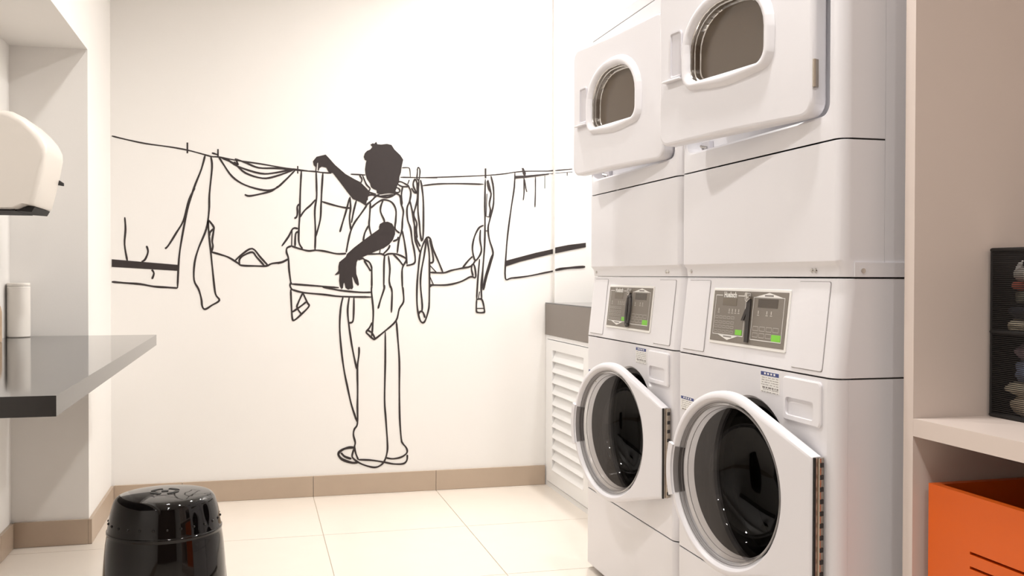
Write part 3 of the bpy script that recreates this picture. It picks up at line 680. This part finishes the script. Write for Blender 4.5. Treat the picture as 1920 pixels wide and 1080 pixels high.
def loops_door(t, OY):
    ANG = math.radians(11.5)
    cu, cz, Ro = 0.290, 0.533, 0.2075
    prof = hull([(cu+Ro*math.cos(a*math.pi/48), cz+Ro*math.sin(a*math.pi/48)) for a in range(96)] + [(0.004, 0.640), (0.004, 0.392)])
    prof = [tuple(p) for p in prof]
    ts = angles((cu, cz), 96, [(0.004, 0.640), (0.004, 0.392)])
    out = star((cu, cz), prof, ts); C_ = lambda r: [(cu+r*math.cos(a), cz+r*math.sin(a)) for a in ts]
    shrink = lambda k: [(cu+(p[0]-cu)*(1-k/max(math.hypot(p[0]-cu, p[1]-cz), 0.01)), cz+(p[1]-cz)*(1-k/max(math.hypot(p[0]-cu, p[1]-cz), 0.01))) for p in out]
    rings = [(0.024, C_(0.178)), (0.024, shrink(0.004)), (0.020, out), (0.010, out), (0.004, shrink(0.002)), (0.001, shrink(0.006)), (0.0, shrink(0.011)), (0.0, shrink(0.0125)), (0.0, C_(0.1945)), (0.0, C_(0.193)), (0.002, C_(0.1905)), (0.010, C_(0.1855)), (0.024, C_(0.178))]
    d = loops('door', [[(x, p[0], p[1]) for p in P] for x, P in rings], 'white_plastic', t, sharp=0.5)
    d.location = (1.075-XW, OY, 0); d.rotation_euler = (0, 0, ANG)
    # clear ring and dark bowl bulging into the drum
    lathe('bowl_rim', [(0.1825, 0.010), (0.178, 0.008), (0.1765, 0.016), (0.174, 0.015), (0.172, 0.026), (0.169, 0.030), (0.167, 0.046)], 'clear_plastic', d, axis='x', c=(0, cu, cz), seg=80, sharp=1.2)
    lathe('bowl_glass', [(0.167, 0.046), (0.160, 0.080), (0.146, 0.108), (0.118, 0.130), (0.07, 0.142), (0.03, 0.146), (0.001, 0.147)], 'bowl_glass', d, axis='x', c=(0, cu, cz), seg=80, sharp=1.2)
    for rr, xx in ((0.1815, 0.0085), (0.1745, 0.0145), (0.1690, 0.029)):
        tube('bowl_seal', [(xx, cu+rr*math.cos(a*math.pi/48), cz+rr*math.sin(a*math.pi/48)) for a in range(96)], 0.0008, 'grey_plastic', d, 6, True)
    # grip: white raised cap with a grey finger recess on the free edge
    def arc(r0, r1, a0, a1, x0, x1, nm, m, inset=0.0):
        n = 18; A = [math.radians(a0+(a1-a0)*k/n) for k in range(n+1)]
        P = [(cu+r1*math.cos(a), cz+r1*math.sin(a)) for a in A] + [(cu+r0*math.cos(a), cz+r0*math.sin(a)) for a in A[::-1]]
        return loops(nm, [[(x0, a, b) for a, b in P], [(x1, a, b) for a, b in P]], m, d, cap0=True, cap1=True)
    h = arc(0.1935, 0.2105, -18, 18, 0.004, -0.005, 'door_handle', 'white_plastic')
    A = [math.radians(-17+34*k/18) for k in range(19)]
    loops('handle_recess', [[(x, cu+r*math.cos(a), cz+r*math.sin(a)) for a in A] for x, r in ((0.0015, 0.1915), (0.0012, 0.1895), (0.009, 0.1845), (0.0225, 0.1775), (0.0235, 0.179))], 'grey_plastic', d, close=False)
    # long steel hinge
    bm = bmesh.new(); add_box(bm, 0.001, 0.024, -0.0005, 0.0038, 0.394, 0.638, 0.0006, 1)
    tube_bm(bm, [(0.0125, -0.001, 0.394), (0.0125, -0.001, 0.638)], 0.0042, 10)
    hg = frombm('hinge', bm, 'steel_hinge', d)
    bm = bmesh.new()
    for k in range(10): add_box(bm, 0.010, 0.0185, -0.0062, -0.0005, 0.402+0.0242*k, 0.411+0.0242*k)
    kn = frombm('hinge_knuckle', bm, 'rubber', hg); kn['kind'] = 'stuff'
    box('hinge_edge', -0.0006, 0.003, -0.0008, 0.0042, 0.393, 0.639, 'dark_gap', hg, bev=0)
    return d

def dryer(yb, label, ang, group, bracket):
    t = thing('tumble_dryer', label, 'tumble dryer', (XD, yb, 0.9972), group=group)
    y0, y1 = GAP, W-GAP; z = lambda v: v - 0.9972; XE = XB - XD
    sel = is_front_vertical(0.0)
    # lower panel with its tucked-in foot
    prism('lower_panel', [(0.012, z(0.9985)), (0.010, z(1.018)), (0.0, z(1.030)), (0.0, z(1.2695)), (0.10, z(1.2695)), (0.10, z(0.9985))], 'y', y0, y1, 'white_enamel', t, bev=0.0015, sel=lambda a, b: abs(a.y-b.y) < 1e-5 and max(a.x, b.x) < 0.02 and abs(a.z-b.z) > 0.005, selbev=0.024, selseg=5)
    bm = bmesh.new()
    add_box(bm, 0.10, XE, y0, y0+0.02, z(0.9985), z(1.7905), 0.001); add_box(bm, 0.10, XE, y1-0.02, y1, z(0.9985), z(1.7905), 0.001); add_box(bm, XE-0.02, XE, y0+0.02, y1-0.02, z(0.9985), z(1.7905))
    add_box(bm, 0.10, XE-0.02, y0+0.02, y1-0.02, z(0.9985), z(1.02))
    frombm('cabinet_body', bm, 'white_enamel', t)
    bm = bmesh.new()
    if bracket: add_box(bm, 0.031, XE, y0-0.0035, y0, z(0.9986), z(1.0275), 0.0012)
    if bracket: frombm('side_bracket', bm, 'white_enamel', t)
    # upper front with the sunken door well
    Rr = rrect(y0+0.026, y1-0.026, z(1.2725), z(1.7895), 0.0005, 1); Wl = rrect(0.040, 0.728, z(1.318), z(1.745), 0.03, 6)
    c0 = (0.384, z(1.53)); ts = angles(c0, 60, Rr, Wl); so, sw = star(c0, Rr, ts), star(c0, Wl, ts)
    sw2 = [(c0[0]+(p[0]-c0[0])*0.985, c0[1]+(p[1]-c0[1])*0.975) for p in sw]
    up = loops('front_panel', [[(0, a, b) for a, b in so], [(0, a, b) for a, b in sw], [(0.004, a, b) for a, b in sw2], [(0.048, a, b) for a, b in sw2]], 'white_enamel', t, cap1=True)
    bm = bmesh.new(); bm.from_mesh(up.data)
    for s, ye in ((1, y1-0.026), (-1, y0+0.026)):
        prev = None
        for k in range(7):
            a = math.pi/2*k/6; cur = [bm.verts.new((0.026*(1-math.cos(a)), ye+s*0.026*math.sin(a), zz)) for zz in (z(1.2725), z(1.7895))]
            if prev: bm.faces.new((prev[0], cur[0], cur[1], prev[1]))
            prev = cur
        cur = [bm.verts.new((0.0995, ye+s*0.026, zz)) for zz in (z(1.2725), z(1.7895))]; bm.faces.new((prev[0], cur[0], cur[1], prev[1]))
    add_box(bm, 0.02, 0.10, y0+0.01, y1-0.01, z(1.2725), z(1.274)); add_box(bm, 0.02, 0.10, y0+0.01, y1-0.01, z(1.788), z(1.7895))
    bmesh.ops.recalc_face_normals(bm, faces=bm.faces); bm.to_mesh(up.data); bm.free()
    for p in up.data.polygons: p.use_smooth = True
    up.data.set_sharp_from_angle(angle=0.6)
    # latch in the well
    bm = bmesh.new(); add_box(bm, 0.036, 0.0475, 0.655, 0.700, z(1.326), z(1.352), 0.002); frombm('latch_plate', bm, 'handle_plastic', t)
    tube('latch', [(0.036, 0.690, z(1.333)), (0.024, 0.678, z(1.340)), (0.036, 0.668, z(1.336))], 0.004, 'chrome', t)
    # top cap
    box('top_panel', 0.002, XE, y0, y1, z(1.7925), z(1.8305), 'white_enamel', t, bev=0.003, sel=sel, selbev=0.026, selseg=5)
    bm = bmesh.new(); add_box(bm, 0.03, XE, y0+0.001, y1-0.001, z(1.7896), z(1.7924)); frombm('seam_shade_strip', bm, 'dark_gap', t)  # dark strips between the panels draw the shade of the open seams
    bm = bmesh.new(); add_box(bm, 0.03, XE, y0+0.001, y1-0.001, z(1.2696), z(1.2724)); frombm('seam_shade_strip', bm, 'dark_gap', t)
    bm = bmesh.new(); add_box(bm, 0.03, XE-0.01, y0+0.003, y1-0.003, z(0.99725), z(0.9985)); frombm('seam_shade_strip', bm, 'dark_gap', t)
    for yy in (0.105, 0.118, 0.705):
        lathe('screw', [(0.001, -0.003), (0.0045, -0.0025), (0.0055, 0.0)], 'chrome', t, axis='x', c=(0.0105, yy, z(1.0115)), seg=14)
    bm = bmesh.new()
    c_ = Vector((0.049, y0-0.0035, z(1.011))); lo = [bm.verts.new(c_ + Vector((0.005*math.cos(a*math.pi/8), 0, 0.005*math.sin(a*math.pi/8)))) for a in range(16)]
    hi = [bm.verts.new(v.co + Vector((0, -0.002, 0))) for v in lo]
    for i in range(16): bm.faces.new((lo[i], lo[(i+1) % 16], hi[(i+1) % 16], hi[i]))
    bm.faces.new(hi)
    if bracket: frombm('screw', bm, 'chrome', t)
    # door, swung out of the well
    DW = 0.565; zz = lambda v: v - 0.9972
    outl = rrect(0.0, DW, zz(1.325), zz(1.732), 0.032, 6)
    win = rrect(0.147, 0.4275, zz(1.464), zz(1.632), [(0.125, 0.095), (0.125, 0.095), 0.030, 0.030], 8)
    wc = (0.287, zz(1.545)); ts = angles(wc, 80, outl, win)
    so, si_ = star(wc, outl, ts), star(wc, win, ts)
    def toward(P, k):
        o = []
        for p in P:
            l = math.hypot(p[0]-wc[0], p[1]-wc[1]); o.append((wc[0]+(p[0]-wc[0])*(1-k/l), wc[1]+(p[1]-wc[1])*(1-k/l)))
        return o
    inn = toward(si_, -0.012)
    d = loops('door', [[(x, a, b) for a, b in P] for x, P in ((0.036, inn), (0.036, toward(so, 0.003)), (0.032, so), (0.010, so), (0.005, toward(so, 0.0015)), (0.0015, toward(so, 0.005)), (0.0, toward(so, 0.010)), (0.0, toward(so, 0.012)), (0.0, inn), (0.036, inn))], 'white_enamel', t, sharp=0.5)
    d.location = (1.09-XD, 0.070, 0); d.rotation_euler = (0, 0, math.radians(ang))
    loops('window_frame', [[(x, a, b) for a, b in toward(si_, k)] for x, k in ((-0.0002, -0.030), (-0.011, -0.022), (-0.014, -0.015), (-0.012, -0.007), (-0.004, -0.001), (0.0, 0.0))], 'white_plastic', d, sharp=1.2)
    loops('window_bezel', [[(x, a, b) for a, b in toward(si_, k)] for x, k in ((0.0, 0.0), (0.002, 0.002), (0.010, 0.0025), (0.011, 0.005), (0.024, 0.006), (0.026, 0.010))], 'chrome', d, sharp=1.0)
    loops('window_pane', [[(0.030, a, b) for a, b in toward(si_, 0.002)], [(0.0255, a, b) for a, b in toward(si_, 0.002)]], 'dryer_glass', d, cap0=True, cap1=True)
    ho = rrect(0.460, 0.508, zz(1.486), zz(1.602), [0.006, 0.012, 0.006, 0.006], 4); hc = (0.484, zz(1.544))
    loops('handle_pull', [[(x, hc[0]+(a-hc[0])*k, hc[1]+(b-hc[1])*k) for a, b in ho] for x, k in ((-0.0002, 1.0), (-0.004, 0.99), (-0.0045, 0.93), (-0.0008, 0.86))], 'handle_plastic', d, cap1=True)
    prism('handle_ledge', [(0.0, zz(1.479)), (0.0, zz(1.485)), (-0.014, zz(1.484)), (-0.014, zz(1.479))], 'y', 0.455, 0.530, 'white_enamel', d, bev=0.001, seg=1)
    for zc in (1.41, 1.65):
        bm = bmesh.new(); add_box(bm, 0.002, 0.012, -0.003, 0.001, zz(zc-0.028), zz(zc+0.028), 0.0008, 1)
        tube_bm(bm, [(0.003, -0.001, zz(zc-0.028)), (0.003, -0.001, zz(zc+0.028))], 0.004, 10); frombm('hinge', bm, 'steel_hinge', d)
    return t

def key_strap(S, yb, label, dark):
    if dark:
        pts = [(0.3665, 0.948), (0.3665, 0.940), (0.366, 0.930), (0.365, 0.900), (0.3635, 0.870), (0.362, 0.846)]; w = 0.0095
        t = thing('key_strap', label, 'key strap', (XW, yb, 0))
        def ribbon(nm, pp, ww):
            n = len(pp); r = []
            for i, (y, z_) in enumerate(pp):
                k = ww*(0.5 if i == 0 else 1); r.append([S(y-k, z_, 0.0065), S(y+k, z_, 0.0065), S(y+k, z_, 0.0085), S(y-k, z_, 0.0085)])
            return loops(nm, r, 'strap_black', t, cap0=True, cap1=True)
        ribbon('strap', pts, 0.0085); ribbon('strap_tail', [(0.368, 0.932), (0.376, 0.918), (0.384, 0.904), (0.389, 0.895)], 0.006)
    else:
        t = thing('key_strap', label, 'key strap', (XW, yb, 0))
        bm = bmesh.new(); pp = []
        for k in range(40):
            a = 2*math.pi*k/40; z_ = 0.893 + 0.046*math.sin(a); y = 0.365 + 0.0135*math.cos(a); pp.append(S(y, z_, 0.009))
        tube_bm(bm, pp, 0.0048, 8, True); frombm('strap', bm, 'strap_grey', t)
    ring = [S(0.3676 + 0.0075*math.cos(a*math.pi/10), 0.9475 + 0.0075*math.sin(a*math.pi/10), 0.013) for a in range(20)]
    tube('key_ring', ring, 0.0013, 'chrome', t, 6, True)
    bm = bmesh.new(); 
    lo = [S(y, z_, 0.0135) for y, z_ in rrect(0.361, 0.374, 0.951, 0.960, 0.003, 3)]; hi = [S(y, z_, 0.016) for y, z_ in rrect(0.361, 0.374, 0.951, 0.960, 0.003, 3)]
    bm.free(); loops('key', [lo, hi], 'chrome', t, cap0=True, cap1=True)

wm1, S1 = washer(Y0, 'white front loading washing machine next to the shelving unit, round door ajar', 'black', 'stacked laundry machines')
wm2, S2 = washer(Y0+W, 'white front loading washing machine next to the louvred cabinet, round door ajar', 'grey', 'stacked laundry machines')
dryer(Y0, 'white tumble dryer stacked on the washing machine next to the shelving unit, window door ajar', 10.0, 'stacked laundry machines', True)
dryer(Y0+W, 'white tumble dryer stacked on the washing machine next to the louvred cabinet, window door ajar', 8.2, 'stacked laundry machines', False)
key_strap(S1, Y0, 'flat black key strap with forked tail hanging on the grey control plate', True)
key_strap(S2, Y0+W, 'looped grey key strap hanging on the grey control plate', False)

# ------------------------------------------------------------------ louvred cabinet and its stone worktop
XK = 1.345
cab = thing('louvred_cabinet', 'white cabinet with louvred doors between the mural wall and the machines', 'cabinet', (XK, 3.23, 0))
k0, k1 = 0.0, YP - 3.23 - 0.003
bm = bmesh.new()
add_box(bm, 0.045, 0.265, k0, k0+0.018, 0.0, 0.718, 0.001); add_box(bm, 0.045, 0.265, k1-0.018, k1, 0.0, 0.718, 0.001); add_box(bm, 0.245, 0.265, k0+0.018, k1-0.018, 0.02, 0.718)
add_box(bm, 0.045, 0.245, k0+0.018, k1-0.018, 0.0, 0.02)
frombm('carcass', bm, 'louvre_white', cab)
bm = bmesh.new()
add_box(bm, 0.004, 0.036, k0, k1+0.030, 0.0, 0.022, 0.002); add_box(bm, 0.004, 0.036, k0, k1+0.030, 0.700, 0.718, 0.001)
add_box(bm, 0.004, 0.036, k1+0.004, k1+0.030, 0.022, 0.700, 0.001); add_box(bm, 0.004, 0.036, k0, k0+0.02, 0.022, 0.700, 0.001)
frombm('face_frame', bm, 'louvre_white', cab)
slat_me = None
for di, (da, db) in enumerate(((k1-0.622, k1), (k0+0.023, k1-0.626))):
    bm = bmesh.new()
    add_box(bm, 0.0, 0.030, da+0.002, da+0.080, 0.027, 0.697, 0.0015); add_box(bm, 0.0, 0.030, db-0.090, db-0.004, 0.027, 0.697, 0.0015)
    add_box(bm, 0.0, 0.030, da+0.080, db-0.090, 0.027, 0.090, 0.0015); add_box(bm, 0.0, 0.030, da+0.080, db-0.090, 0.652, 0.697, 0.0015)
    dr = frombm('louvred_door', bm, 'louvre_white', cab)
    ya, yb_ = da+0.081, db-0.091
    for k in range(11):
        zc = 0.090 + 0.0511*(k+0.5)
        prism('slat', [(-0.003, zc-0.025), (0.003, zc-0.029), (0.024, zc+0.022), (0.018, zc+0.026)], 'y', ya, yb_, 'louvre_white', dr, bev=0.001, seg=1)
    box('door_lining', 0.030, 0.034, da+0.02, db-0.02, 0.04, 0.68, 'louvre_white', dr, bev=0)
bm = bmesh.new()
wt = thing('stone_worktop', 'dark stone worktop with a deep taupe front edge on the louvred cabinet', 'worktop', (XK, 3.23, 0.7195))
box('worktop_apron', 0.0, 0.022, 0.0, YB-3.23-0.002, 0.0, 0.1465, 'stone_taupe', wt, bev=0.001)
bm = bmesh.new(); add_box(bm, 0.0005, 0.0375, 0.001, YB-3.23-0.002, 0.1467, 0.152, 0.001); add_box(bm, 0.0375, 0.270, 0.001, YP-3.23-0.002, 0.1467, 0.152); add_box(bm, 0.270, 0.45, 0.001, 4.336-3.23, 0.1467, 0.152)
add_box(bm, 0.0225, 0.265, 0.01, YP-3.23-0.01, 0.0005, 0.1467)
frombm('worktop_slab', bm, 'stone_black', wt)

# ------------------------------------------------------------------ wall counter in the niche
tag(box('wall_counter', XN+0.0005, -0.358, 1.992, YPIER-0.0125, 0.7355, 0.7746, 'stone_black', None, bev=0.0015), 'polished black stone counter fixed in the wall niche', 'counter')
# paper towel dispenser on the niche wall
dp = thing('paper_towel_dispenser', 'white curved paper towel dispenser mounted in the niche above the counter', 'dispenser', (XN, 3.45, 1.199))
prof = [(0.001, 0.308), (0.10, 0.306), (0.145, 0.300), (0.180, 0.282), (0.208, 0.255), (0.230, 0.228), (0.243, 0.200), (0.244, 0.176), (0.236, 0.130), (0.222, 0.065), (0.210, 0.018), (0.204, 0.012), (0.186, 0.014), (0.160, 0.002), (0.14, 0.0), (0.001, 0.0)]
n = len(prof); c0 = (0.12, 0.15)
rings = []
for yv, sh in ((-0.140, 0.018), (-0.134, 0.006), (-0.122, 0.0), (0.122, 0.0), (0.134, 0.006), (0.140, 0.018)):
    rings.append([(max(p[0]-sh*(1 if p[0] > 0.12 else 0), 0.001), yv, p[1] - sh*(1 if p[1] > 0.15 else -0.3)) for p in prof])
loops('dispenser_body', rings, 'dispenser_white', dp, cap0=True, cap1=True, sharp=0.7)
prism('paper_slot', [(0.150, -0.003), (0.186, 0.012), (0.205, 0.010), (0.196, -0.006)], 'y', -0.118, 0.118, 'dark_gap', dp)
box('base_strip', 0.001, 0.15, -0.128, 0.128, -0.004, 0.004, 'dark_gap', dp, bev=0.001)
prism('lever', [(0.222, 0.100), (0.228, 0.118), (0.246, 0.106), (0.246, 0.096)], 'y', 0.118, 0.134, 'rubber', dp, bev=0.002)
# canister and bottle on the counter
cn = thing('paper_canister', 'plain white upright canister at the end of the black counter', 'canister', (-0.822, 3.885, 0.7747))
lathe('canister_body', [(0.001, 0.0), (0.036, 0.0), (0.0385, 0.003), (0.0385, 0.180), (0.036, 0.1835)], 'canister_white', cn, seg=40)
lathe('canister_lid', [(0.0375, 0.1836), (0.0385, 0.185), (0.0385, 0.1925), (0.036, 0.1945), (0.001, 0.1945)], 'canister_white', cn, seg=40)
bt = thing('soap_bottle', 'amber soap bottle on the black counter beside the white canister', 'bottle', (-0.836, 3.60, 0.7747))
lathe('bottle_body', [(0.001, 0.0), (0.022, 0.0), (0.0235, 0.004), (0.0235, 0.10), (0.020, 0.118), (0.009, 0.130), (0.009, 0.138)], 'bottle_amber', bt, seg=32)
lathe('bottle_cap', [(0.0105, 0.136), (0.0105, 0.156), (0.008, 0.159), (0.001, 0.159)], 'canister_white', bt, seg=24)

# ------------------------------------------------------------------ ceramic stool
st = thing('garden_stool', 'glossy black ceramic barrel stool on the tiled floor', 'stool', (-0.215, 2.57, 0))
pr = [(0.001, 0.001), (0.108, 0.001), (0.114, 0.004), (0.118, 0.03), (0.126, 0.075), (0.130, 0.080), (0.131, 0.085), (0.1305, 0.09), (0.138, 0.14), (0.1435, 0.20), (0.145, 0.235), (0.1435, 0.28), (0.139, 0.335), (0.1345, 0.368), (0.1355, 0.372), (0.1355, 0.378), (0.133, 0.382), (0.1275, 0.415), (0.121, 0.440), (0.117, 0.450), (0.110, 0.4575), (0.098, 0.461), (0.06, 0.4645), (0.001, 0.466)]
lathe('stool_body', smooth_pts(pr, 3), 'ceramic_black', st, seg=96, sharp=1.4)
def rad(z):
    for (r1, z1), (r2, z2) in zip(pr, pr[1:]):
        if z1 <= z <= z2 and z2 > z1: return r1 + (r2-r1)*(z-z1)/(z2-z1)
    return 0.13
bm = bmesh.new()
for zc in (0.400, 0.058):
    for k in range(26):
        a = 2*math.pi*k/26; m4 = Matrix.Translation((rad(zc)*math.cos(a), rad(zc)*math.sin(a), zc))
        bmesh.ops.create_uvsphere(bm, u_segments=10, v_segments=6, radius=0.0034, matrix=m4)
frombm('stud_band', bm, 'ceramic_black', st, sharp=1.5)
bm = bmesh.new()
def topz(r): return 0.4652 + 0.0016*(1-r/0.05)
add_box(bm, -0.008, 0.008, -0.008, 0.008, 0.4648, 0.4668)
for q in range(4):
    A = [math.radians(q*90 + 45 + a) for a in (-30, -20, -10, 0, 10, 20, 30)]
    P = [(0.035*math.cos(a), 0.035*math.sin(a)) for a in A] + [(0.024*math.cos(a), 0.024*math.sin(a)) for a in A[::-1]]
    lo = [bm.verts.new((p[0], p[1], 0.4635)) for p in P]; hi = [bm.verts.new((p[0], p[1], 0.4664)) for p in P]
    bm.faces.new(hi)
    for i in range(len(P)): bm.faces.new((lo[i], lo[(i+1) % len(P)], hi[(i+1) % len(P)], hi[i]))
frombm('coin_shade_decal', bm, 'hole_shade_black', st)  # thin black decals painted as the darkness of pierced coin holes
for ang in (-70, 20, 110, 200):
    bm = bmesh.new()
    for q in range(5):
        if q == 4: P = [(-0.012, -0.012), (0.012, -0.012), (0.012, 0.012), (-0.012, 0.012)]
        else:
            A = [math.radians(q*90 + 45 + a) for a in (-32, -20, -8, 8, 20, 32)]
            P = [(0.052*math.cos(a), 0.052*math.sin(a)) for a in A] + [(0.036*math.cos(a), 0.036*math.sin(a)) for a in A[::-1]]
        F = []
        for off in (-0.004, 0.0009):
            ring = []
            for u, v in P:
                zc = 0.225 + v; r = rad(zc) + off; th = math.radians(ang) + u/0.143; ring.append(bm.verts.new((r*math.cos(th), r*math.sin(th), zc)))
            F.append(ring)
        bm.faces.new(F[1])
        for i in range(len(P)): bm.faces.new((F[0][i], F[0][(i+1) % len(P)], F[1][(i+1) % len(P)], F[1][i]))
    frombm('coin_shade_decal', bm, 'hole_shade_black', st)  # side holes too are black decals, their inner shade put in as colour

# ------------------------------------------------------------------ shelving unit on the right
sh = thing('shelving_unit', 'tall open white shelving unit beside the washing machine', 'shelf', (1.21, 0.55, 0))
ye = 1.65-0.55
box('side_panel', 0, 0.585, ye-0.0287, ye, 0.001, 2.25, 'melamine', sh, bev=0.0008, seg=1)
box('side_panel', 0, 0.585, 0, 0.0287, 0.001, 2.25, 'melamine', sh, bev=0.0008, seg=1)
box('back_panel', 0.570, 0.585, 0.029, ye-0.029, 0.001, 2.25, 'melamine', sh, bev=0)
for z0, z1 in ((0.06, 0.09), (0.6967, 0.7301), (2.2166, 2.25)):
    box('shelf_board', 0.0, 0.5695, 0.029, ye-0.029, z0, z1, 'melamine', sh, bev=0.0008, seg=1)
box('plinth', 0.03, 0.05, 0.029, ye-0.029, 0.001, 0.0595, 'melamine', sh, bev=0)

# orange box on the bottom shelf
ob = thing('storage_box', 'open orange wooden storage box with slotted front under the shelf', 'box', (1.229, 1.155, 0.0905))
bw, bd, bh, th = 0.445, 0.40, 0.5205, 0.016
sl = []
bm = bmesh.new()                                        # front board with two grip slots
zs1, zs2, ys0, ys1, sh_ = 0.4185, 0.3925, 0.112, bw-0.112, 0.0052
for z0, z1 in ((0, zs2-sh_/2), (zs2+sh_/2, zs1-sh_/2), (zs1+sh_/2, bh)): add_box(bm, 0, th, 0, bw, z0, z1)
for zc in (zs1, zs2):
    add_box(bm, 0, th, 0, ys0, zc-sh_/2, zc+sh_/2); add_box(bm, 0, th, ys1, bw, zc-sh_/2, zc+sh_/2)
frombm('front_board', bm, 'orange_lacquer', ob)
box('side_board', th, bd, 0, th, 0, bh, 'orange_lacquer', ob, bev=0.0008, seg=1); box('side_board', th, bd, bw-th, bw, 0, bh, 'orange_lacquer', ob, bev=0.0008, seg=1)
box('back_board', bd-th, bd, th, bw-th, 0, bh, 'orange_lacquer', ob, bev=0.0008, seg=1); box('bottom_board', th, bd-th, th, bw-th, 0, th, 'orange_lacquer', ob, bev=0)

# two-tier black mesh organiser with clothes
mo = thing('mesh_organizer', 'two-tier black mesh organiser full of clothes on the shelf', 'organizer', (1.3715, 1.2, 0.7305))
mw, md, mh, mt = 0.4145, 0.36, 0.3245, 0.1635
for zc in (0.004, mt, mh-0.004):
    tube('frame_rail', [(0.004, 0.004, zc), (0.004, mw-0.004, zc), (md-0.004, mw-0.004, zc), (md-0.004, 0.004, zc)], 0.004, 'bin_black', mo, 8, True)
for px, py in ((0.004, 0.004), (0.004, mw-0.004), (md-0.004, 0.004), (md-0.004, mw-0.004)):
    tube('frame_post', [(px, py, 0.004), (px, py, mh-0.004)], 0.003, 'bin_black', mo)
box('mesh_panel', 0.003, 0.0036, 0.004, mw-0.004, 0.006, mt-0.002, 'mesh_fabric', mo, bev=0)
box('mesh_panel', 0.003, 0.0036, 0.004, mw-0.004, mt+0.002, mh-0.006, 'mesh_fabric', mo, bev=0)
for yy in (0.004, mw-0.0046): box('mesh_panel', 0.006, md-0.006, yy, yy+0.0006, 0.006, mh-0.006, 'bin_black', mo, bev=0)
box('mesh_panel', md-0.006, md-0.0054, 0.006, mw-0.006, 0.006, mh-0.006, 'bin_black', mo, bev=0)
box('tier_base', 0.006, md-0.006, 0.006, mw-0.006, 0.002, 0.005, 'bin_black', mo, bev=0); box('tier_base', 0.006, md-0.006, 0.006, mw-0.006, mt-0.002, mt+0.001, 'bin_black', mo, bev=0)
def garment(name, label, cat, m, loc, size, seed, rz=0.0):
    bm = bmesh.new(); bmesh.ops.create_icosphere(bm, subdivisions=4, radius=1.0)
    off = Vector((seed*3.1, seed*1.7, seed*0.9))
    for v in bm.verts:
        p = v.co.copy(); k = 1 + 0.22*noise.noise(p*1.6+off) + 0.10*noise.noise(p*4.2+off) + 0.05*abs(noise.noise(p*9+off))
        x, y, z_ = p.x*k, p.y*k, p.z*k
        sq = lambda a: math.copysign(abs(a)**0.8, a)
        v.co = (sq(x)*size[0], sq(y)*size[1], max(sq(z_), -0.85)*size[2])
    zmin = min(v.co.z for v in bm.verts)
    for v in bm.verts: v.co.z -= zmin
    o = frombm(name, bm, m, None, sharp=1.4); o.location = loc; o.rotation_euler = (0, 0, rz)
    return tag(o, label, cat)
zt, zb2 = 0.7305 + mt + 0.0015, 0.7305 + 0.0055
GAR = [
 ('folded_garment', 'crumpled tan garment lying at the bottom of the lower mesh tier', 'garment', 'cloth_tan', (1.425, 1.530, zb2), (0.042, 0.066, 0.021)),
 ('folded_garment', 'crumpled beige garment above the tan one in the lower mesh tier', 'garment', 'cloth_beige', (1.424, 1.545, zb2+0.037), (0.040, 0.056, 0.016)),
 ('folded_garment', 'blue denim garment bundled in the lower mesh tier', 'garment', 'cloth_denim', (1.424, 1.520, zb2+0.064), (0.040, 0.062, 0.026)),
 ('folded_garment', 'mauve grey garment on top of the bundle in the lower mesh tier', 'garment', 'cloth_mauve', (1.425, 1.545, zb2+0.106), (0.038, 0.036, 0.018)),
 ('folded_garment', 'beige knitted garment at the bottom of the upper mesh tier', 'garment', 'cloth_beige', (1.420, 1.552, zt), (0.038, 0.046, 0.014)),
 ('folded_garment', 'dark navy garment folded in the upper mesh tier', 'garment', 'cloth_navy', (1.424, 1.535, zt+0.024), (0.038, 0.064, 0.016)),
 ('folded_garment', 'olive grey garment folded in the upper mesh tier', 'garment', 'cloth_olive', (1.423, 1.530, zt+0.050), (0.040, 0.050, 0.018)),
 ('folded_garment', 'small brick red garment in the upper mesh tier', 'garment', 'cloth_red', (1.418, 1.554, zt+0.078), (0.036, 0.026, 0.011)),
 ('folded_garment', 'crumpled white garment with a black ring on top of the upper mesh tier', 'garment', 'cloth_white', (1.420, 1.518, zt+0.093), (0.042, 0.062, 0.025)),
]
for i, (nm, lb, ct, m, loc, sz) in enumerate(GAR):
    g = garment(nm, lb, ct, m, loc, sz, i+2)
ring = [(1.3815-1.422, 0.004+0.011*math.cos(a*math.pi/12), 0.034+0.011*math.sin(a*math.pi/12)) for a in range(24)]
tube('trim_ring', ring, 0.0026, 'bin_black', g, 8, True)
